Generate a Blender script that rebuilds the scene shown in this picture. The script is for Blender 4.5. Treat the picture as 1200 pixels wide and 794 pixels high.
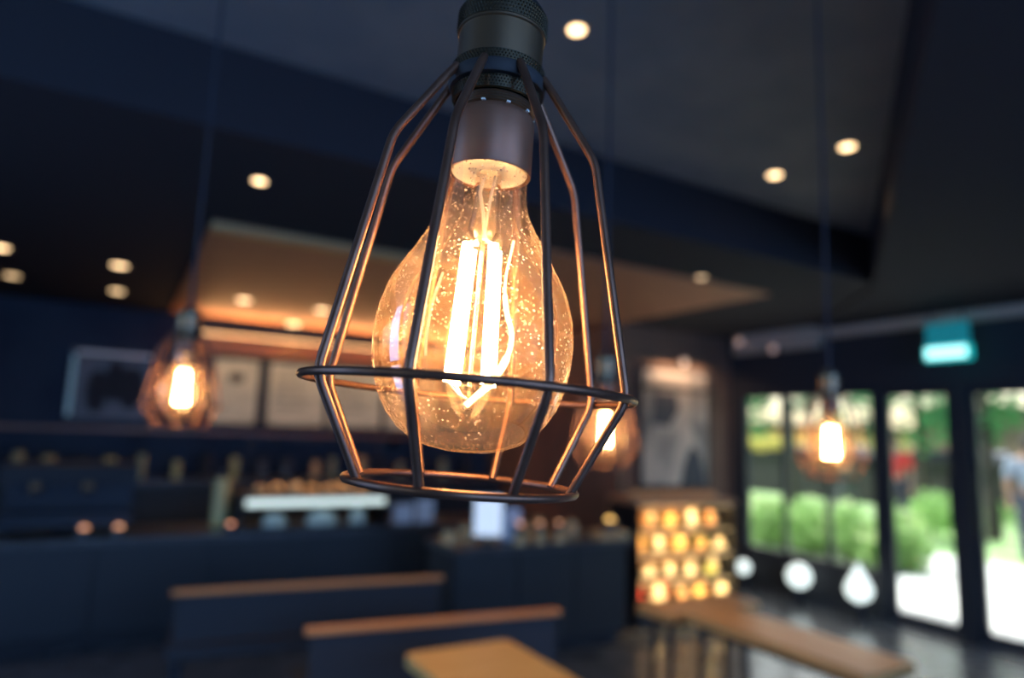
import bpy, math, random
from math import sin, cos, pi, radians, sqrt, atan2
from mathutils import Matrix, Vector
for o in list(bpy.data.objects): bpy.data.objects.remove(o)
S = bpy.context.scene
COL = S.collection
ORD = ['first', 'second', 'third', 'fourth', 'fifth', 'sixth', 'seventh', 'eighth', 'ninth', 'tenth', 'eleventh', 'twelfth', 'thirteenth', 'fourteenth', 'fifteenth', 'sixteenth', 'seventeenth', 'eighteenth', 'nineteenth', 'twentieth', 'twenty-first', 'twenty-second']
random.seed(7)

# ---------------------------------------------------------------- camera
cd = bpy.data.cameras.new('camera'); cam = bpy.data.objects.new('camera', cd); COL.objects.link(cam)
CAMROT = Matrix.Rotation(radians(-30), 4, 'Z') @ Matrix.Rotation(radians(98), 4, 'X') @ Matrix.Rotation(radians(2), 4, 'Z')
cam.matrix_world = Matrix.Translation((0, 0, 1.5)) @ CAMROT
cd.sensor_width = 36; cd.lens = 23.4; cd.clip_start = .02; cd.clip_end = 300
cd.dof.use_dof = True; cd.dof.focus_distance = .284; cd.dof.aperture_fstop = 3.6
S.camera = cam

# ---------------------------------------------------------------- sky, sun, blue fill, exposure
S.view_settings.view_transform = 'Standard'; S.view_settings.look = 'None'
S.view_settings.exposure = 0.0; S.view_settings.gamma = 1; S.view_settings.use_curve_mapping = False
W = bpy.data.worlds.new('sky'); S.world = W; W.use_nodes = True
wn = W.node_tree; bg = wn.nodes['Background']
sky = wn.nodes.new('ShaderNodeTexSky'); sky.sky_type = 'NISHITA'; sky.sun_disc = False
sky.sun_elevation = radians(50); sky.sun_rotation = radians(60); sky.dust_density = 4; sky.air_density = 1.0
wn.links.new(sky.outputs[0], bg.inputs[0]); bg.inputs[1].default_value = .38
sd = bpy.data.lights.new('sun', 'SUN'); sun = bpy.data.objects.new('sun', sd); COL.objects.link(sun)
sd.energy = 7.5; sd.angle = radians(1); sd.color = (1, .96, .88)
sun.rotation_euler = Vector((.16, -.50, -.85)).to_track_quat('-Z', 'Y').to_euler()
def area(name, loc, direction, sx, sy, power, col):
    l = bpy.data.lights.new(name, 'AREA'); l.shape = 'RECTANGLE'; l.size = sx; l.size_y = sy
    l.energy = power; l.color = col
    o = bpy.data.objects.new(name, l); COL.objects.link(o); o.location = loc
    o.rotation_euler = Vector(direction).to_track_quat('-Z', 'Z').to_euler()
    return o
FILL_BLUE = (.17, .40, 1.0)  # blue of the added fill lamps
area('rear_blue_fill', (1.2, -2.93, 1.7), (0, 1, 0), 5.0, 1.9, 140, FILL_BLUE)  # added fill lamp behind the camera, lifts the darks to navy
area('side_blue_fill', (-2.93, 2.0, 1.7), (1, 0, 0), 7.0, 1.9, 130, FILL_BLUE)  # added fill lamp on the unseen left side, same purpose

# ---------------------------------------------------------------- helpers
def link_node(nt, a, b): nt.links.new(a, b)
def mat(name, col, rough=.5, metal=0, spec=.5, noise=None, bump=0, emit=None, es=0, coat=0):
    """noise = (scale, other colour, lo, hi)"""
    m = bpy.data.materials.new(name); m.use_nodes = True; nt = m.node_tree; b = nt.nodes['Principled BSDF']
    b.inputs['Base Color'].default_value = (*col, 1); b.inputs['Roughness'].default_value = rough
    b.inputs['Metallic'].default_value = metal; b.inputs['Specular IOR Level'].default_value = spec
    b.inputs['Coat Weight'].default_value = coat
    if noise or bump:
        tc = nt.nodes.new('ShaderNodeTexCoord'); n = nt.nodes.new('ShaderNodeTexNoise')
        n.inputs['Scale'].default_value = noise[0] if noise else 40; n.inputs['Detail'].default_value = 5
        nt.links.new(tc.outputs['Object'], n.inputs['Vector'])
        if noise:
            r = nt.nodes.new('ShaderNodeValToRGB'); r.color_ramp.elements[0].position = noise[2]; r.color_ramp.elements[1].position = noise[3]
            r.color_ramp.elements[0].color = (*col, 1); r.color_ramp.elements[1].color = (*noise[1], 1)
            nt.links.new(n.outputs[0], r.inputs[0]); nt.links.new(r.outputs[0], b.inputs['Base Color'])
        if bump:
            bp = nt.nodes.new('ShaderNodeBump'); bp.inputs['Strength'].default_value = bump; bp.inputs['Distance'].default_value = .002
            nt.links.new(n.outputs[0], bp.inputs['Height']); nt.links.new(bp.outputs[0], b.inputs['Normal'])
    if emit:
        b.inputs['Emission Color'].default_value = (*emit, 1); b.inputs['Emission Strength'].default_value = es
    return m
def wood(name, a, bcol, scale=(1, 12, 12), rough=.4):
    m = mat(name, a, rough); nt = m.node_tree; b = nt.nodes['Principled BSDF']
    tc = nt.nodes.new('ShaderNodeTexCoord'); mp = nt.nodes.new('ShaderNodeMapping'); mp.inputs['Scale'].default_value = scale
    n = nt.nodes.new('ShaderNodeTexNoise'); n.inputs['Scale'].default_value = 3; n.inputs['Detail'].default_value = 6
    r = nt.nodes.new('ShaderNodeValToRGB'); r.color_ramp.elements[0].position = .35; r.color_ramp.elements[1].position = .65
    r.color_ramp.elements[0].color = (*a, 1); r.color_ramp.elements[1].color = (*bcol, 1)
    nt.links.new(tc.outputs['Object'], mp.inputs[0]); nt.links.new(mp.outputs[0], n.inputs['Vector'])
    nt.links.new(n.outputs[0], r.inputs[0]); nt.links.new(r.outputs[0], b.inputs['Base Color'])
    return m
class MB:
    def __init__(s): s.v = []; s.f = []
    def box(s, x0, x1, y0, y1, z0, z1, M=None):
        n = len(s.v); p = [Vector((x, y, z)) for z in (z0, z1) for y in (y0, y1) for x in (x0, x1)]
        if M is not None: p = [M @ q for q in p]
        s.v += [tuple(q) for q in p]
        s.f += [tuple(n+i for i in t) for t in ((0,2,3,1),(4,5,7,6),(0,1,5,4),(2,6,7,3),(0,4,6,2),(1,3,7,5))]
        return s
    def prism(s, pts, z0, z1):
        n = len(s.v); k = len(pts); s.v += [(x, y, z0) for x, y in pts] + [(x, y, z1) for x, y in pts]
        s.f += [tuple(n+i for i in reversed(range(k))), tuple(n+k+i for i in range(k))]
        s.f += [(n+i, n+(i+1) % k, n+k+(i+1) % k, n+k+i) for i in range(k)]
        return s
    def lathe(s, prof, seg=32, c=(0, 0, 0)):
        """prof: (r, z) list"""
        n = len(s.v); k = len(prof)
        for r, z in prof:
            for i in range(seg):
                a = 2*pi*i/seg; s.v.append((c[0]+r*cos(a), c[1]+r*sin(a), c[2]+z))
        for j in range(k-1):
            for i in range(seg):
                i2 = (i+1) % seg
                s.f.append((n+j*seg+i, n+j*seg+i2, n+(j+1)*seg+i2, n+(j+1)*seg+i))
        return s
    def tube(s, pts, r, seg=10, closed=False, caps=True):
        pts = [Vector(p) for p in pts]; n0 = len(s.v); k = len(pts)
        rr = r if isinstance(r, (list, tuple)) else [r]*k
        up = None
        for i, p in enumerate(pts):
            if closed: t = (pts[(i+1) % k]-pts[i-1]).normalized()
            else: t = (pts[min(i+1, k-1)]-pts[max(i-1, 0)]).normalized()
            if up is None: up = t.orthogonal().normalized()
            up = (up - t*up.dot(t)).normalized(); b = t.cross(up)
            for j in range(seg):
                a = 2*pi*j/seg; s.v.append(tuple(p + (up*cos(a)+b*sin(a))*rr[i]))
        for i in range(k if closed else k-1):
            i2 = (i+1) % k
            for j in range(seg):
                j2 = (j+1) % seg
                s.f.append((n0+i*seg+j, n0+i*seg+j2, n0+i2*seg+j2, n0+i2*seg+j))
        if caps and not closed:
            s.f.append(tuple(n0+j for j in reversed(range(seg)))); s.f.append(tuple(n0+(k-1)*seg+j for j in range(seg)))
        return s
    def ball(s, c, rx, ry, rz, seg=12, rings=7, half=False):
        prof = []
        n = len(s.v)
        for j in range(rings+1):
            a = -pi/2+pi*j/rings
            if half: a = pi/2*j/rings
            for i in range(seg):
                b = 2*pi*i/seg; s.v.append((c[0]+rx*cos(a)*cos(b), c[1]+ry*cos(a)*sin(b), c[2]+rz*sin(a)))
        for j in range(rings):
            for i in range(seg):
                i2 = (i+1) % seg; s.f.append((n+j*seg+i, n+j*seg+i2, n+(j+1)*seg+i2, n+(j+1)*seg+i))
        if half: s.f.append(tuple(n+i for i in reversed(range(seg))))
        return s
    def build(s, name, m, parent=None, smooth=False, loc=None):
        me = bpy.data.meshes.new(name); me.from_pydata(s.v, [], s.f); me.materials.append(m)
        if smooth:
            me.polygons.foreach_set('use_smooth', [True]*len(me.polygons))
            me.set_sharp_from_angle(angle=radians(45))
        me.update()
        o = bpy.data.objects.new(name, me); COL.objects.link(o)
        if parent: o.parent = parent
        if loc: o.location = loc
        return o
def tag(o, label, cat, group=None, kind=None):
    if label: o['label'] = label
    if cat: o['category'] = cat
    if group: o['group'] = group
    if kind: o['kind'] = kind
    return o
def thing(name, label, cat, loc=(0, 0, 0), rz=0, group=None):
    o = bpy.data.objects.new(name, None); COL.objects.link(o); o.location = loc; o.rotation_euler = (0, 0, rz)
    o.empty_display_size = .1
    return tag(o, label, cat, group)
def struct(o, label=None):
    o['kind'] = 'structure'
    if label: o['label'] = label
    return o
KIDS = {}
def copy_tree(o, parent=None):
    c = o.copy(); COL.objects.link(c)
    if parent: c.parent = parent
    for ch in list(o.children): copy_tree(ch, c)
    return c

# ---------------------------------------------------------------- materials
M_ceil = mat('ceiling_paint', (.24, .23, .21), .9, noise=(3, (.20, .20, .19), .4, .6))
M_soffit = mat('soffit_paint', (.042, .040, .042), .95, spec=.2)
M_dark = mat('dark_paint', (.04, .042, .046), .8, spec=.3)
M_wall = mat('navy_wall_paint', (.05, .065, .09), .85, spec=.3, noise=(2, (.04, .05, .075), .4, .6))
M_brownwall = mat('brown_wall_paint', (.20, .115, .075), .8, noise=(2, (.15, .09, .06), .4, .6))
M_strip = mat('painted_lit_strip', (.62, .50, .36), .8)  # pale tone stands in for light falling on the wall strip
M_timber = wood('timber_ceiling', (.44, .19, .095), (.58, .26, .13), (1, 14, 14), .6)
M_fascia = wood('fascia_timber', (.55, .33, .12), (.68, .42, .16), (1, 10, 10), .5)
M_floor = mat('polished_concrete', (.10, .115, .135), .22, noise=(5, (.07, .085, .10), .4, .6))
M_frame = mat('black_window_frame', (.012, .018, .03), .5)
M_table = wood('table_oak', (.78, .44, .13), (.86, .54, .19), (1, 9, 9), .38)
M_table2 = wood('table_walnut', (.48, .24, .08), (.70, .38, .13), (9, 1, 9), .3)
M_rail = wood('rail_wood', (.70, .25, .07), (.80, .32, .10), (1, 9, 9), .4)
M_bench = wood('bench_wood', (.36, .17, .09), (.48, .25, .13), (1, 9, 9), .35)
M_blackmetal = mat('black_metal', (.02, .024, .03), .45, metal=.6)
M_counter = mat('counter_front', (.03, .034, .038), .6)
M_worktop = mat('counter_stone', (.10, .10, .10), .3, noise=(30, (.05, .05, .05), .4, .6))
M_bronze = mat('dark_bronze_wire', (.22, .105, .06), .36, metal=.75, noise=(60, (.15, .07, .04), .4, .7))
M_brass = mat('aged_brass', (.26, .16, .08), .34, metal=.85, noise=(25, (.20, .13, .08), .35, .7))
M_dkbrass = mat('blackened_brass', (.09, .085, .08), .38, metal=.9)
M_collar = mat('matt_black_collar', (.035, .033, .032), .7, metal=.3)
M_knurl = mat('knurled_brass', (.20, .15, .09), .22, metal=.95)
M_copper = mat('copper_socket_shell', (.30, .135, .075), .45, metal=.55, noise=(35, (.24, .11, .06), .4, .7))
M_cream = mat('cream_ceramic', (.95, .88, .74), .7)
M_cord = mat('black_cord', (.02, .022, .03), .7)

def fil_and_refl_mat(es):
    m = bpy.data.materials.new('filament_and_reflection_glow'); m.use_nodes = True; nt = m.node_tree; nt.nodes.clear()
    o = nt.nodes.new('ShaderNodeOutputMaterial'); e = nt.nodes.new('ShaderNodeEmission')
    e.inputs[0].default_value = (1, .66, .34, 1); e.inputs[1].default_value = es
    nt.links.new(e.outputs[0], o.inputs[0]); return m
M_fil = fil_and_refl_mat(115); M_refl = fil_and_refl_mat(7); M_refl_faint = fil_and_refl_mat(1.5)  # the two weaker glows are for modelled filament reflections
def bulb_glass(name, tint, dust, dustcol, speck=.10, gloss=1.0):
    m = bpy.data.materials.new(name); m.use_nodes = True; nt = m.node_tree; nt.nodes.clear(); N = nt.nodes.new; L = nt.links.new
    out = N('ShaderNodeOutputMaterial'); tr = N('ShaderNodeBsdfTransparent'); tr.inputs[0].default_value = (*tint, 1)
    gl = N('ShaderNodeBsdfGlossy'); gl.inputs['Roughness'].default_value = .03; gl.inputs[0].default_value = (1, .9, .8, 1)
    tl = N('ShaderNodeBsdfTranslucent'); tl.inputs[0].default_value = (*dustcol, 1)
    df = N('ShaderNodeBsdfDiffuse'); df.inputs[0].default_value = (*dustcol, 1)
    lay = N('ShaderNodeLayerWeight'); lay.inputs[0].default_value = .25
    mul = N('ShaderNodeMath'); mul.operation = 'MULTIPLY'; mul.inputs[1].default_value = gloss; L(lay.outputs['Fresnel'], mul.inputs[0])
    tc = N('ShaderNodeTexCoord')
    n1 = N('ShaderNodeTexVoronoi'); n1.inputs['Scale'].default_value = 520; L(tc.outputs['Object'], n1.inputs['Vector'])
    r1 = N('ShaderNodeValToRGB'); r1.color_ramp.elements[0].position = .16; r1.color_ramp.elements[0].color = (1, 1, 1, 1)
    r1.color_ramp.elements[1].position = .30; r1.color_ramp.elements[1].color = (0, 0, 0, 1); L(n1.outputs[0], r1.inputs[0])
    n2 = N('ShaderNodeTexNoise'); n2.inputs['Scale'].default_value = 38; n2.inputs['Detail'].default_value = 8; n2.inputs['Roughness'].default_value = .7
    L(tc.outputs['Object'], n2.inputs['Vector'])
    r2 = N('ShaderNodeValToRGB'); r2.color_ramp.elements[0].position = .40; r2.color_ramp.elements[1].position = .66; L(n2.outputs[0], r2.inputs[0])
    mm = N('ShaderNodeMath'); mm.operation = 'MULTIPLY'; L(r1.outputs[0], mm.inputs[0]); L(r2.outputs[0], mm.inputs[1])
    m2 = N('ShaderNodeMath'); m2.operation = 'MULTIPLY_ADD'; m2.inputs[1].default_value = speck; m2.inputs[2].default_value = dust; L(mm.outputs[0], m2.inputs[0])
    m3 = N('ShaderNodeMath'); m3.operation = 'MULTIPLY_ADD'; m3.inputs[1].default_value = dust*1.6; L(r2.outputs[0], m3.inputs[0]); L(m2.outputs[0], m3.inputs[2])
    pw = N('ShaderNodeMath'); pw.operation = 'POWER'; pw.inputs[1].default_value = 5; L(lay.outputs['Facing'], pw.inputs[0])
    m4 = N('ShaderNodeMath'); m4.operation = 'MULTIPLY_ADD'; m4.inputs[1].default_value = min(.6, dust*9); L(pw.outputs[0], m4.inputs[0]); L(m3.outputs[0], m4.inputs[2]); m3 = m4
    mixd = N('ShaderNodeMixShader'); mixd.inputs[0].default_value = .5; L(tl.outputs[0], mixd.inputs[1]); L(df.outputs[0], mixd.inputs[2])
    a = N('ShaderNodeMixShader'); L(m3.outputs[0], a.inputs[0]); L(tr.outputs[0], a.inputs[1]); L(mixd.outputs[0], a.inputs[2])
    b = N('ShaderNodeMixShader'); L(mul.outputs[0], b.inputs[0]); L(a.outputs[0], b.inputs[1]); L(gl.outputs[0], b.inputs[2])
    L(b.outputs[0], out.inputs[0]); return m
M_bulb = bulb_glass('amber_bulb_glass', (1, .86, .70), .032, (1, .64, .40), 1.2, .30)
M_stem = bulb_glass('clear_stem_glass', (1, .95, .88), .07, (1, .80, .55), .10)
M_pane = bulb_glass('window_glass', (.93, .97, .96), 0, (1, 1, 1), 0, .5)
def glow(name, col, es):
    m = mat(name, (.8, .8, .8), .5, emit=col, es=es); return m

# ---------------------------------------------------------------- the room
XR, YB, XL, YR = 5.9, 8.0, -3.0, -3.0
struct(MB().box(XL, XR, YR, YB, -.1, 0).build('floor', M_floor), 'dark polished concrete floor reflecting the bright doors')
struct(MB().box(XL, XR+.15, YR, 2.75, 3.0, 3.1).build('ceiling', M_ceil), 'blue grey painted upper ceiling')
t = struct(MB().box(XL, XR+.15, 2.75, YB, 2.65, 3.1).build('ceiling', M_soffit), 'dark lowered ceiling over the counter')
MB().box(.34, 4.3, 4.08, 7.8, 2.638, 2.6505).build('timber_panel', M_timber, t)['label'] = 'warm lit timber ceiling panel over the counter'
MB().box(.34, 2.2, 4.06, 4.16, 2.60, 2.6385).build('timber_edge', M_fascia, t)
MB().box(2.2, 4.3, 3.42, 4.08, 2.638, 2.6505).build('timber_panel', M_timber, t)
struct(MB().prism([(.92, .30), (5.88, .30), (5.88, 4.2), (4.63, 2.8)], 2.63, 2.999).build('trim_1', M_soffit), 'dark dropped soffit with a slanting edge before the doors')
# left wall and rear wall with window openings added for the blue fill
def framed_wall(name, axis, pos, a0, a1, openings, z0, z1, th, m, label, H=3.0):
    mb = MB(); cur = a0
    def bx(u0, u1, w0, w1):
        if u1-u0 < 1e-4 or w1-w0 < 1e-4: return
        if axis == 'x': mb.box(pos, pos+th, u0, u1, w0, w1)
        else: mb.box(u0, u1, pos, pos+th, w0, w1)
    for (u0, u1) in openings:
        bx(cur, u0, 0, H); bx(u0, u1, 0, z0); bx(u0, u1, z1, H); cur = u1
    bx(cur, a1, 0, H)
    return struct(mb.build(name, m), label)
framed_wall('wall_left', 'x', XL-.15, YR-.15, YB+.15, [(-1.5, 5.5)], .75, 2.65, .15, M_wall, 'dark navy left wall')
framed_wall('wall_rear', 'y', YR-.15, XL, XR+.15, [(-1.3, 3.7)], .75, 2.65, .15, M_wall, 'dark navy rear wall')
def window(name, axis, pos, u0, u1, z0, z1, nm, label, bar=.05):
    root = bpy.data.objects.new(name, None); COL.objects.link(root); struct(root, label)
    def bb(a0, a1, w0, w1, nm_, m, d=.03):
        mb = MB()
        if axis == 'x': mb.box(pos-d, pos+d, a0, a1, w0, w1)
        else: mb.box(a0, a1, pos-d, pos+d, w0, w1)
        return mb.build(nm_, m, root)
    bb(u0, u1, z0, z0+bar, 'bottom_rail', M_frame); bb(u0, u1, z1-bar, z1, 'top_rail', M_frame)
    st = (u1-u0-bar)/nm
    for i in range(nm+1): bb(u0+i*st, u0+i*st+bar, z0+bar, z1-bar, 'mullion', M_frame)
    for i in range(nm): bb(u0+i*st+bar, u0+(i+1)*st, z0+bar, z1-bar, 'pane', M_pane, .003)
    return root
window('added_window_1', 'x', XL-.08, -1.5, 5.5, .75, 2.65, 4, 'unseen window band added in the left wall')
window('added_window_2', 'y', YR-.08, -1.3, 3.7, .75, 2.65, 3, 'unseen window band added in the rear wall')
struct(MB().box(XL, 4.3, YB, YB+.15, 0, 2.75).build('wall_back', M_wall), 'dark back wall behind the counter')
struct(MB().box(4.3, 4.42, 5.37, YB, 0, 2.65).build('wall_return', M_brownwall), 'side wall of the counter recess')
struct(MB().box(4.3, XR, 5.25, 5.37, 0, 2.65).build('wall_centre', M_brownwall), 'dark wall carrying the pale picture')
# glazed front: wall_right with a window band and two glass doors
mb = MB()
mb.box(XR, XR+.15, 5.12, 5.6, 0, 2.65)           # dark pier by the picture wall
mb.box(XR, XR+.15, YR, 5.12, 2.0, 3.0)           # lintel
mb.box(XR, XR+.15, 3.60, 5.12, 0, .36)           # low wall under the window
mb.box(XR, XR+.15, 3.54, 3.62, 0, 2.0)
mb.box(XR, XR+.15, 2.83, 2.96, 0, 2.0)
mb.box(XR, XR+.15, YR-.15, 2.01, 0, 2.0)
struct(mb.build('wall_right', M_dark), 'dark glazed front wall with window and doors')
struct(MB().box(XR-.10, XR-.002, 1.2, 4.1, 2.52, 2.60).box(XR-.10, XR-.002, 4.1, 5.12, 2.44, 2.645).build('painted_light_strip', M_strip), 'strip over the doors and window painted pale as if lit')  # lit strip of wall put in as pale colour
window('window_3', 'x', XR+.07, 3.62, 5.12, .36, 2.0, 3, 'three part window left of the glass doors', .035)
def door(name, y0, y1, label, hinge):
    root = bpy.data.objects.new(name, None); COL.objects.link(root); root.location = (XR+.07, y0, 0); struct(root, label)
    w = y1-y0; f = .045
    for a, b, c, d in ((0, f, .0, 2.0), (w-f, w, .0, 2.0)): MB().box(-.025, .025, a, b, c, d).build('stile', M_frame, root)
    for c, d in ((0, .09), (1.94, 2.0)): MB().box(-.025, .025, f, w-f, c, d).build('rail', M_frame, root)
    MB().box(-.004, .004, f, w-f, .09, 1.94).build('pane', M_pane, root)
    hy = f*.5 if hinge else w-f*.5
    MB().tube([(-.025, hy, .85), (-.075, hy, .88), (-.075, hy, 1.32), (-.025, hy, 1.35)], .011, 8).build('door_handle', M_blackmetal, root)
door('door_1', 2.96, 3.54, 'left glass door with black frame', True)
door('door_2', 2.01, 2.83, 'right glass door with black frame, cut by the picture edge', False)
# cove lamp and timber fascia over the menu boards
fa = struct(MB().box(.60, 4.25, 7.72, 7.80, 2.27, 2.42).build('trim_3', M_fascia), 'golden timber fascia over the menu boards')
MB().box(.60, 4.25, 7.66, 7.80, 2.235, 2.27).build('trim_moulding', M_fascia, fa)
cove = tag(MB().box(.65, 4.2, 7.81, 7.85, 2.44, 2.46).build('cove_light', glow('warm_led_strip', (1, .55, .2), 3.0)), 'warm linear lamp hidden above the golden fascia', 'light strip')
MB().box(.62, 4.22, 7.80, 7.88, 2.42, 2.44).build('tray', M_dark, cove)
cl = area('cove_lamp_light', (2.4, 7.76, 2.45), (0, -.75, 1), 3.5, .06, 30, (1, .50, .20)); area('menu_wash_fill', (2.4, 7.69, 2.22), (0, .45, -1), 3.5, .05, 5, (1, .62, .30));  # downward menu wash is an added fill with no fixture, brightens the boards

# ---------------------------------------------------------------- caged pendant lamp
def loop(r, z, n=72): return [(r*cos(2*pi*i/n), r*sin(2*pi*i/n), z) for i in range(n)]
Z0 = .0189
def knurl(R, z0, z1, rows, n=84, h=.0009):
    """band of small diamond knobs"""
    mb = MB(); mb.lathe([(R-.0012, z0), (R, z0+.0003), (R, z1-.0003), (R-.0012, z1)], n)
    dz = (z1-z0-.001)/rows
    for j in range(rows):
        z = z0+.0005+dz*(j+.5)
        for i in range(n):
            a = 2*pi*(i+.5*(j % 2))/n; da = pi/n*.62; k = len(mb.v)
            for (aa, zz, rr) in ((a-da, z, R), (a, z-dz*.42, R), (a+da, z, R), (a, z+dz*.42, R), (a, z, R+h)):
                mb.v.append((rr*cos(aa), rr*sin(aa), zz))
            mb.f += [(k, k+1, k+4), (k+1, k+2, k+4), (k+2, k+3, k+4), (k+3, k, k+4)]
    return mb
def smooth_path(pts, n=6):
    out = []
    P = [Vector(p) for p in pts]
    for i in range(len(P)):
        if i in (0, len(P)-1): out.append(P[i]); continue
        a = P[i]+(P[i-1]-P[i]).normalized()*.006; b = P[i]+(P[i+1]-P[i]).normalized()*.006
        for k in range(n+1):
            t = k/n; out.append(a*(1-t)**2+P[i]*2*t*(1-t)+b*t*t)
    return out
def make_pendant(label):
    root = thing('caged_pendant_lamp', label, 'pendant lamp', group='caged filament pendant lamps')
    zz = lambda z: z-Z0
    # socket body
    MB().lathe([(.0, zz(.1715)), (.0206, zz(.1715)), (.0206, zz(.189)), (.0214, zz(.1895)), (.0214, zz(.1905)), (.0205, zz(.191)), (.0, zz(.191))], 64).build('lamp_holder', M_brass, root, True)
    knurl(.0214, zz(.1905), zz(.2005), 5).build('knurled_cap', M_knurl, root)
    knurl(.0222, zz(.1675), zz(.1725), 3).build('knurled_ring', M_knurl, root)
    knurl(.0205, zz(.1545), zz(.1612), 4).build('knurled_ring', M_knurl, root)
    MB().lathe([(.0, zz(.1675)), (.0226, zz(.1675)), (.0231, zz(.1668)), (.0231, zz(.1620)), (.0225, zz(.1612)), (0, zz(.1612))], 64).build('collar', M_collar, root, True)
    MB().lathe([(.0, zz(.2)), (.020, zz(.2)), (.0195, zz(.2035)), (.015, zz(.208)), (.007, zz(.212)), (.005, zz(.222)), (.0, zz(.222))], 40).build('cord_grip', M_dkbrass, root, True)
    # threaded neck and shell
    prof = [(.0, zz(.1548))]
    z = .1545
    while z > .1492: prof += [(.0182, zz(z)), (.0189, zz(z-.0007))]; z -= .0014
    prof += [(.0180, zz(.149)), (.0, zz(.149))]
    MB().lathe(prof, 48).build('threaded_neck', M_brass, root, True)
    sh = MB().lathe([(.012, zz(.1497)), (.0176, zz(.1493)), (.0190, zz(.1475)), (.0194, zz(.1455)), (.0197, zz(.1207)), (.0194, zz(.1202)), (.0189, zz(.1206)), (.0186, zz(.1455)), (.012, zz(.1480))], 72).build('socket_shell', M_copper, root, True)
    for k in range(10):
        a = 2*pi*k/10
        MB().box(-.0009, .0009, -.0009, .0009, -.0004, .0004, Matrix.Translation((.0181*cos(a), .0181*sin(a), zz(.1492))) @ Matrix.Rotation(a, 4, 'Z')).build('rivet', M_cream, root)
    # bulb
    pr = [(.0182, .1228), (.0184, .1200), (.0183, .1130), (.0189, .1060), (.0206, .0990), (.0238, .0930), (.0275, .0865), (.0310, .0800), (.0345, .0740),
          (.0378, .0680), (.0407, .0610), (.0427, .0530), (.0437, .0450), (.0438, .0370), (.0431, .0290), (.0414, .0210), (.0386, .0130), (.0348, .0062), (.0298, .0004), (.0236, -.0040), (.0165, -.0069), (.0085, -.0085), (.0012, -.0089)]
    # resample smoothly
    bulb = MB().lathe([(r*(1.03 if z < .1 else 1), zz(z)) for r, z in pr], 96).build('bulb', M_bulb, root, True)
    MB().lathe([(.0, zz(.1210)), (.0176, zz(.1208)), (.0180, zz(.1218)), (.0, zz(.1224))], 48).build('base_disc', M_cream, bulb, True)
    MB().lathe([(.0060, zz(.1205)), (.0062, zz(.112)), (.0068, zz(.1)), (.0078, zz(.0935)), (.0080, zz(.0915)), (.0050, zz(.0885)), (.0040, zz(.0865)), (.0, zz(.086))], 32).build('glass_stem', M_stem, bulb, True)
    MB().tube([(-.002, 0, zz(.1205)), (-.0035, .001, zz(.112)), (-.001, 0, zz(.101)), (.001, 0, zz(.089))], .0009, 8).build('lead_wire', M_cream, bulb, True)
    MB().tube([(.003, 0, zz(.1205)), (.0015, -.001, zz(.108)), (0, 0, zz(.089))], .0007, 8).build('lead_wire', M_cream, bulb, True)
    MB().tube([(0, 0, zz(.0875)), (0, 0, zz(.014))], .0009, 8).build('centre_rod', M_stem, bulb, True)
    for k in range(4):
        a = radians(35+90*k)
        p0 = (.0085*cos(a), .0085*sin(a), zz(.0855)); p1 = (.0118*cos(a), .0118*sin(a), zz(.0215))
        f = MB().tube([p0, p1], .0023, 10).build('filament', M_fil, bulb, True)
        MB().tube([(.0035*cos(a), .0035*sin(a), zz(.0885)), (.0065*cos(a+.3), .0065*sin(a+.3), zz(.0865)), p0], .0006, 6).build('support_wire', M_cream, bulb, True)
        MB().tube([p1, (.006*cos(a), .006*sin(a), zz(.0165)), (0, 0, zz(.0145))], .0006, 6).build('support_wire', M_cream, bulb, True)
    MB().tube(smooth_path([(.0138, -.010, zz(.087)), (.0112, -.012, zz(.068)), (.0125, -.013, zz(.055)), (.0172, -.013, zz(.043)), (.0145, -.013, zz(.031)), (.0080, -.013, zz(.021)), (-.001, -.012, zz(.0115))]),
              [.0006]*8+[.0012]*16+[.0018]*9+[.0014]*4, 10).build('filament_reflection', M_refl, bulb, True)  # glowing wire modelled in place of a filament reflection on the glass
    MB().tube(smooth_path([(-.0165, -.008, zz(.070)), (-.0200, -.008, zz(.056)), (-.0212, -.008, zz(.042)), (-.0205, -.008, zz(.032))]), .0006, 8).build('filament_reflection', M_refl_faint, bulb, True)  # fainter modelled reflection on the other side
    MB().lathe([(.0, zz(.0155)), (.0022, zz(.015)), (.0030, zz(.0125)), (.0022, zz(.0100)), (0, zz(.0095))], 16).build('rod_tip', M_stem, bulb, True)
    # cage
    for ang in (-58, -18, 24, 70, 118, 161, 205, 253):      # bent by hand, not quite even
        a = radians(ang); s, c = sin(a), -cos(a)
        path = smooth_path([(.0226*s, .0226*c, zz(.1672)), (.0268*s, .0268*c, zz(.1615)), (.0500*s, .0500*c, zz(.1250)), (.0704*s, .0704*c, zz(.0189)), (.0486*s, .0486*c, zz(-.0226))])
        MB().tube(path, .0020, 10).build('cage_wire', M_bronze, root, True)
    MB().tube(loop(.0732, 0), .0018, 10, True).build('cage_ring', M_bronze, root, True)
    MB().tube(loop(.0504, zz(-.0226)), .0018, 10, True).build('cage_ring', M_bronze, root, True)
    return root
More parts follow.
